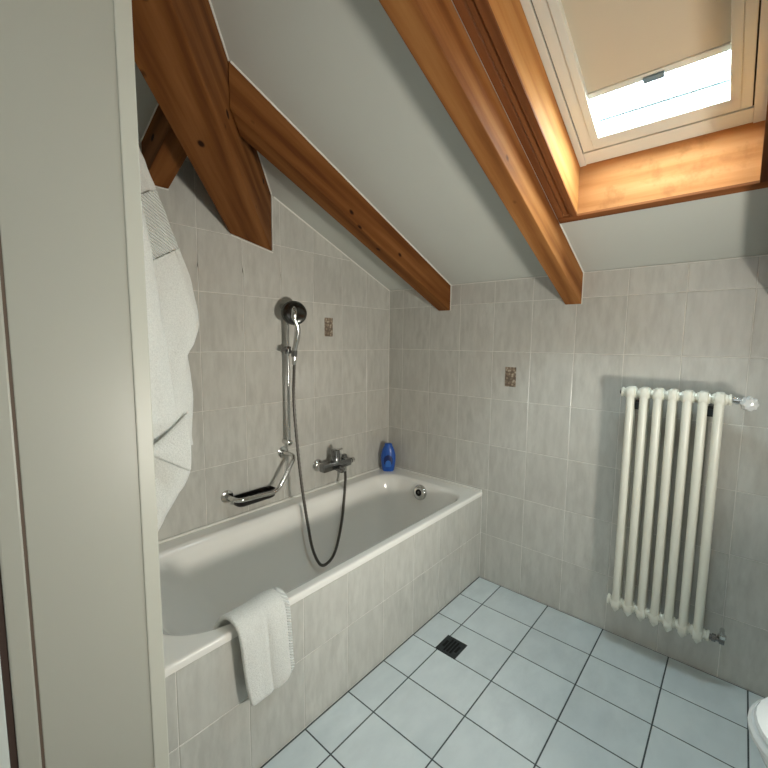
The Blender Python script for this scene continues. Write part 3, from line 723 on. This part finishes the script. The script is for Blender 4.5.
bm = bmesh.new(); lathe(bm, (mxx, -0.410, mz-0.002), (0, 1, 0), [(0, 0.013), (0.012, 0.013), (0.014, 0.017), (0.032, 0.016), (0.036, 0.010)], 18); auto_smooth(part('end_knob', bm, 'chrome', mx_))
bm = bmesh.new(); lathe(bm, (mxx, -0.440, mz-0.018), (0, 0, -1), [(0, 0.014), (0.010, 0.014), (0.012, 0.010), (0.036, 0.010), (0.038, 0.007)], 16); auto_smooth(part('hose_outlet', bm, 'chrome', mx_))
# hose between mixer and hand shower
hp_ = catmull([(mxx, -0.440, mz-0.050), (0.083, -0.459, 0.53), (0.120, -0.508, 0.40), (0.148, -0.552, 0.315), (0.166, -0.605, 0.215), (0.172, -0.655, 0.172), (0.172, -0.712, 0.176), (0.166, -0.757, 0.270), (0.150, -0.774, 0.40), (0.128, -0.787, 0.57), (0.105, -0.795, 0.77), (0.092, -0.805, 1.01), (hb.x, hb.y, hb.z-0.040)], 20)
rads = [0.0072+0.0007*math.cos(k*PI) for k in range(len(hp_))]
bm = bmesh.new(); sweep(bm, hp_, rads, 8)
tag(obj('shower_hose', bm, 'hose_metal', None, True), 'grey metal shower hose looping from the hand shower down into the bathtub', 'shower hose')

# ------------------------------------------------------------------ grab bar with soap tray
gb = thing('grab_bar', 'angled chrome grab bar with black soap tray on the wall above the bathtub', 'grab bar', (0.0, -0.98, 0.59))
r1 = Vector((0, -1.108, 0.600)); r2 = Vector((0, -0.808, 0.744))
for r in (r1, r2):
    bm = bmesh.new(); lathe(bm, r+Vector((0.0005, 0, 0)), (1, 0, 0), [(0, 0.029), (0.003, 0.029), (0.0045, 0.027), (0.005, 0.012)], 24); auto_smooth(part('rosette', bm, 'chrome', gb))
gx = 0.078
bm = bmesh.new(); sweep(bm, fillet([r1+Vector((0.005, 0, 0)), r1+Vector((gx, 0.008, -0.004)), Vector((gx, -0.898, 0.585)), Vector((gx, -0.788, 0.738)), r2+Vector((0.005, 0, 0))], 0.035), 0.0100, 14); part('tube', bm, 'chrome', gb, True)
bm = bmesh.new()
tx0, tx1, ty0, ty1, tz = 0.010, 0.070, -1.092, -0.892, 0.576
cxx, cyy = (tx0+tx1)/2, (ty0+ty1)/2; hxx, hyy = (tx1-tx0)/2, (ty1-ty0)/2
loft(bm, [rrect(cxx, cyy, hxx*k, hyy*(0.5+0.5*k), 0.02, z, 8) for k, z in ((0.75, tz-0.020), (0.94, tz-0.014), (1.0, tz+0.020), (1.0, tz+0.022), (0.90, tz+0.022), (0.86, tz+0.006), (0.4, tz+0.002)) ], True, True)
st_ = auto_smooth(part('soap_tray', bm, 'black_plastic', gb, label='black plastic soap tray'), 40)
for k in range(6): part('tray_rib', bxm(tx0+0.010, tx1-0.010, ty0+0.025+k*0.025, ty0+0.031+k*0.025, tz+0.003, tz+0.009), 'black_plastic', st_)

# ------------------------------------------------------------------ blue bottle
bo = Vector((0.070, -0.078, ZT+0.0005))
sb = thing('shampoo_bottle', 'blue plastic shampoo bottle standing on the far corner of the bathtub rim', 'bottle', bo)
fd_ = Vector((0.65, -0.76, 0)).normalized(); sd = Vector((0.76, 0.65, 0)).normalized()
prof = [(h_, a_*1.26, b_*1.15) for h_, a_, b_ in [(0, 0.026, 0.018), (0.004, 0.029, 0.020), (0.03, 0.033, 0.022), (0.07, 0.0365, 0.023), (0.10, 0.036, 0.022), (0.13, 0.031, 0.020), (0.15, 0.024, 0.017), (0.158, 0.020, 0.015), (0.160, 0.019, 0.0145), (0.172, 0.018, 0.014), (0.175, 0.014, 0.011)]]
bm = bmesh.new()
loft(bm, [[bo+sd*a*math.cos(q)+fd_*b*math.sin(q)+Vector((0, 0, h)) for q in (2*PI*k/28 for k in range(28))] for h, a, b in prof])
auto_smooth(part('body', bm, 'bottle_blue', sb), 50)
def label_patch(name, mat, w_, h0, h1, arch, parent, lift):
    bm = bmesh.new(); n1, n2 = 12, 8; R = []
    for j in range(n2+1):
        v = j/n2; row = []
        hgt = h0+(h1-h0)*v
        ww = w_*(math.sqrt(max(0.02, 1-((v-0.45)/0.55)**2)) if arch and v > 0.45 else 1.0)
        A = interp([(p[0], p[1]) for p in prof], hgt); B = interp([(p[0], p[2]) for p in prof], hgt)
        for i in range(n1+1):
            s = (i/n1*2-1)*ww; q = PI/2 + s
            row.append(bo+sd*(A+lift)*math.cos(q)+fd_*(B+lift)*math.sin(q)+Vector((0, 0, hgt)))
        R.append(row)
    loft(bm, R, False, False, closed=False)
    o = part(name, bm, mat, parent, True); sd_m = o.modifiers.new('thick', 'SOLIDIFY'); sd_m.thickness = 0.0006; return o
label_patch('label', 'bottle_label', 0.62, 0.045, 0.105, True, sb, 0.0012)
label_patch('label_panel', 'bottle_pale', 0.40, 0.030, 0.072, True, sb, 0.0024)

# ------------------------------------------------------------------ toilet (front of the bowl shows at the right edge)
to = thing('toilet', 'white toilet whose rounded front shows at the lower right edge', 'toilet', (2.10, -0.72, 0.0))
tcx, tcy = 1.767, -0.728
def egg(x0, x1, hw, z, n=40):
    c_ = x0+(x1-x0)*0.42; out = []
    for k in range(n):
        a = 2*PI*k/n; cx_ = math.cos(a); rx_ = (x1-c_) if cx_ > 0 else (c_-x0)
        px = c_+rx_*math.copysign(abs(cx_)**(0.75 if cx_ > 0 else 1.0), cx_); out.append(Vector((px, tcy+hw*math.sin(a)*(0.94 if cx_ > 0 else 1), z)))
    return out
bm = bmesh.new(); loft(bm, [egg(1.98, 2.40, 0.10, 0.0), egg(1.97, 2.40, 0.105, 0.03), egg(1.98, 2.40, 0.095, 0.14), egg(1.90, 2.40, 0.125, 0.24), egg(1.80, 2.38, 0.165, 0.33), egg(1.782, 2.28, 0.174, 0.37), egg(1.780, 2.27, 0.175, 0.392)])
part('bowl', bm, 'toilet_ceramic', to, True)
bm = bmesh.new(); loft(bm, [egg(tcx+0.006, 2.25, 0.180, 0.394), egg(tcx, 2.255, 0.185, 0.399), egg(tcx, 2.255, 0.185, 0.408), egg(tcx+0.006, 2.25, 0.180, 0.414)]); part('seat', bm, 'toilet_ceramic', to, True)
bm = bmesh.new(); loft(bm, [egg(tcx+0.016, 2.25, 0.170, 0.4155), egg(tcx+0.010, 2.255, 0.176, 0.420), egg(tcx+0.014, 2.255, 0.172, 0.428), egg(tcx+0.035, 2.24, 0.155, 0.433), egg(tcx+0.12, 2.15, 0.09, 0.435)]); part('lid', bm, 'toilet_ceramic', to, True)
bm = bmesh.new(); box(bm, 2.262, 2.44, tcy-0.19, tcy+0.19, 0.38, 0.76, bevel=0.02); auto_smooth(part('cistern', bm, 'toilet_ceramic', to))
bm = bmesh.new(); box(bm, 2.256, 2.446, tcy-0.196, tcy+0.196, 0.762, 0.795, bevel=0.012); part('cistern_lid', bm, 'toilet_ceramic', to)

# ------------------------------------------------------------------ hand towel over the tub rim
ht = thing('hand_towel', 'small white hand towel hanging over the front rim of the bathtub', 'towel', (0.70, -1.38, ZT))
pathx = [(0.585, 0.410), (0.603, 0.450), (0.620, 0.485), (0.632, 0.507), (0.650, 0.517), (0.670, 0.5165), (0.688, 0.508), (0.698, 0.490), (0.702, 0.460), (0.704, 0.42), (0.706, 0.38), (0.708, 0.34), (0.710, 0.31), (0.711, 0.29), (0.711, 0.27)]
def towel_grid(u0, u1, lift, trim=1.0, nu=22):
    rows = []
    n = len(pathx)
    for i, (x, z) in enumerate(pathx):
        f = i/(n-1); row = []
        yl = -1.475+0.045*f**1.2; yr = -1.292+0.014*f
        for j in range(nu+1):
            u = u0+(u1-u0)*j/nu; y = yl+(yr-yl)*u
            hem = 0.022*math.sin(PI*u*0.9)*f**3 - 0.028*(u**1.4)*f**3
            wv = 0.005*math.sin(u*9+1.0)*f + 0.004*mnoise.noise(Vector((u*4, f*5, lift*90)))
            fold = -0.008*max(0, 1-abs(u-0.52)/0.07)*min(1, 2*f)
            nx = 1.0 if i > 7 else 0.5*f; nz = 0.0 if i > 8 else 1.0
            bulge = 0.010*math.exp(-((u-0.75)/0.25)**2)*(1-f)
            row.append(Vector((x+lift*(1 if i > 5 else -0.2 if i < 3 else 0.5)+(wv+fold)*nx, y, z+lift*nz*(1 if i < 9 else 0)+bulge*nz-hem*1.0)))
        rows.append(row)
    return rows
def cloth(name, rows, mat, parent, thick, label=None, sub=1):
    bm = bmesh.new(); loft(bm, rows, False, False, closed=False)
    o = part(name, bm, mat, parent, True, label)
    s = o.modifiers.new('thick', 'SOLIDIFY'); s.thickness = thick; s.offset = 0
    m_ = o.modifiers.new('sub', 'SUBSURF'); m_.levels = sub; m_.render_levels = sub
    return o
cloth('folded_cloth', towel_grid(0.0, 0.90, 0.008), 'terry_white', ht, 0.014)
cloth('fringe_band', towel_grid(0.885, 1.0, 0.008, nu=6), 'terry_band', ht, 0.011, 'ribbed border of the towel')

# ------------------------------------------------------------------ bath towel on a hook behind the door frame
bt = thing('bath_towel', 'large white bath towel hanging on the wall right behind the door frame', 'towel', (0.45, -1.66, 0.72))
ymax = [(1.93, -1.640), (1.88, -1.59), (1.819, -1.559), (1.76, -1.536), (1.705, -1.515), (1.63, -1.488), (1.568, -1.465), (1.46, -1.432), (1.38, -1.414), (1.342, -1.412), (1.30, -1.424), (1.253, -1.449), (1.20, -1.444), (1.132, -1.441), (1.06, -1.446), (1.00, -1.450), (0.95, -1.447), (0.901, -1.449), (0.87, -1.460), (0.82, -1.498), (0.775, -1.528), (0.728, -1.555), (0.72, -1.57)]
def bundle(z, x0, x1, y0, y1, seed, n=48, amp=0.006, tilt=0.0):
    cx_, cy_ = (x0+x1)/2, (y0+y1)/2; out = []
    for k in range(n):
        a = 2*PI*k/n; c_, s_ = math.cos(a), math.sin(a)
        ex = math.copysign(abs(c_)**0.95, c_)*(1-0.16*math.exp(-((s_-0.25)/0.22)**2)); ey = math.copysign(abs(s_)**0.9, s_)
        d = amp*mnoise.noise(Vector((c_*1.8+seed, s_*1.8, z*4.0)))*2 + 0.35*amp*mnoise.noise(Vector((c_*5+seed, s_*5, z*11.0)))
        y = cy_+((y1-y0)/2+(d*0.3 if s_ > 0.9 else d))*ey
        out.append(Vector((cx_+((x1-x0)/2+d)*ex, y, z+tilt*(y-y1))))
    return out
def zl_(a, b, n): return [a+(b-a)*k/n for k in range(n+1)]
TI = 0.62
bm = bmesh.new()
loft(bm, [bundle(z, 0.445-0.05*min(1, (1.96-z)*3), 0.452+0.035*min(1, (1.96-z)*3), -1.694, interp(ymax, z), 1.0, tilt=TI*min(1, (1.93-z)*5)) for z in zl_(1.93, 1.70, 12)]); part('upper_fold', bm, 'terry_white', bt, True)
# woven band across the far fold
bm = bmesh.new(); loft(bm, [bundle(z, 0.393, 0.488, -1.668, interp(ymax, z)+0.0005, 1.0, tilt=TI) for z in zl_(1.705, 1.555, 8)]); part('woven_band', bm, 'terry_band', bt, True, 'ribbed woven band across the towel')
bm = bmesh.new(); loft(bm, [bundle(z, 0.392, 0.492, interp([(0.98, -1.625), (1.45, -1.625), (1.56, -1.66)], z), interp(ymax, z)+0.0015, 1.0, amp=0.009, tilt=TI*max(0, min(1, (z-1.05)*3))) for z in zl_(1.560, 0.985, 30)]); part('far_fold', bm, 'terry_white', bt, True)
y1n = [(1.78, -1.668), (1.70, -1.632), (1.587, -1.600), (1.48, -1.583), (1.396, -1.571), (1.27, -1.560), (1.155, -1.552), (1.115, -1.547), (1.09, -1.549)]
bm = bmesh.new(); loft(bm, [bundle(z, 0.500, 0.622, -1.694, interp(y1n, z), 5.0, amp=0.006) for z in zl_(1.78, 1.09, 28)]); part('near_fold', bm, 'terry_white', bt, True)
# lower end: folded-back corner and the pointed corner below it
ylow = lambda z: interp(ymax, z)
bm = bmesh.new(); loft(bm, [bundle(z, 0.405, 0.470, -1.694, ylow(z), 1.0, amp=0.004) for z in zl_(0.99, 0.722, 14)]); part('lower_corner', bm, 'terry_white', bt, True)
rows = []
for i in range(9):
    f = i/8; row = []
    for j in range(11):
        g = j/10; y = -1.640+0.166*g
        ztop_ = 0.985+0.110*g**1.5; zbot_ = 1.015-0.105*g**1.2 if g > 0.1 else 1.01
        zt2 = max(ztop_, zbot_+0.004)
        row.append(Vector((0.508-0.014*g+0.010*math.sin(f*PI)+0.006*f, y, zt2+(zbot_-zt2)*f)))
    rows.append(row)
cloth('turned_corner', rows, 'terry_white', bt, 0.009)
hk = thing('wall_hook', 'small chrome hook on the wall holding the bath towel behind the door frame', 'hook', (0.45, -1.698, 1.95))
bm = bmesh.new(); lathe(bm, (0.45, -1.6995, 1.955), (0, 1, 0), [(0, 0.018), (0.006, 0.018), (0.008, 0.012)], 16); part('plate', bm, 'chrome', hk)
bm = bmesh.new(); sweep(bm, fillet([(0.45, -1.693, 1.955), (0.45, -1.650, 1.940), (0.45, -1.640, 1.975)], 0.02), 0.006, 10); part('prong', bm, 'chrome', hk, True)
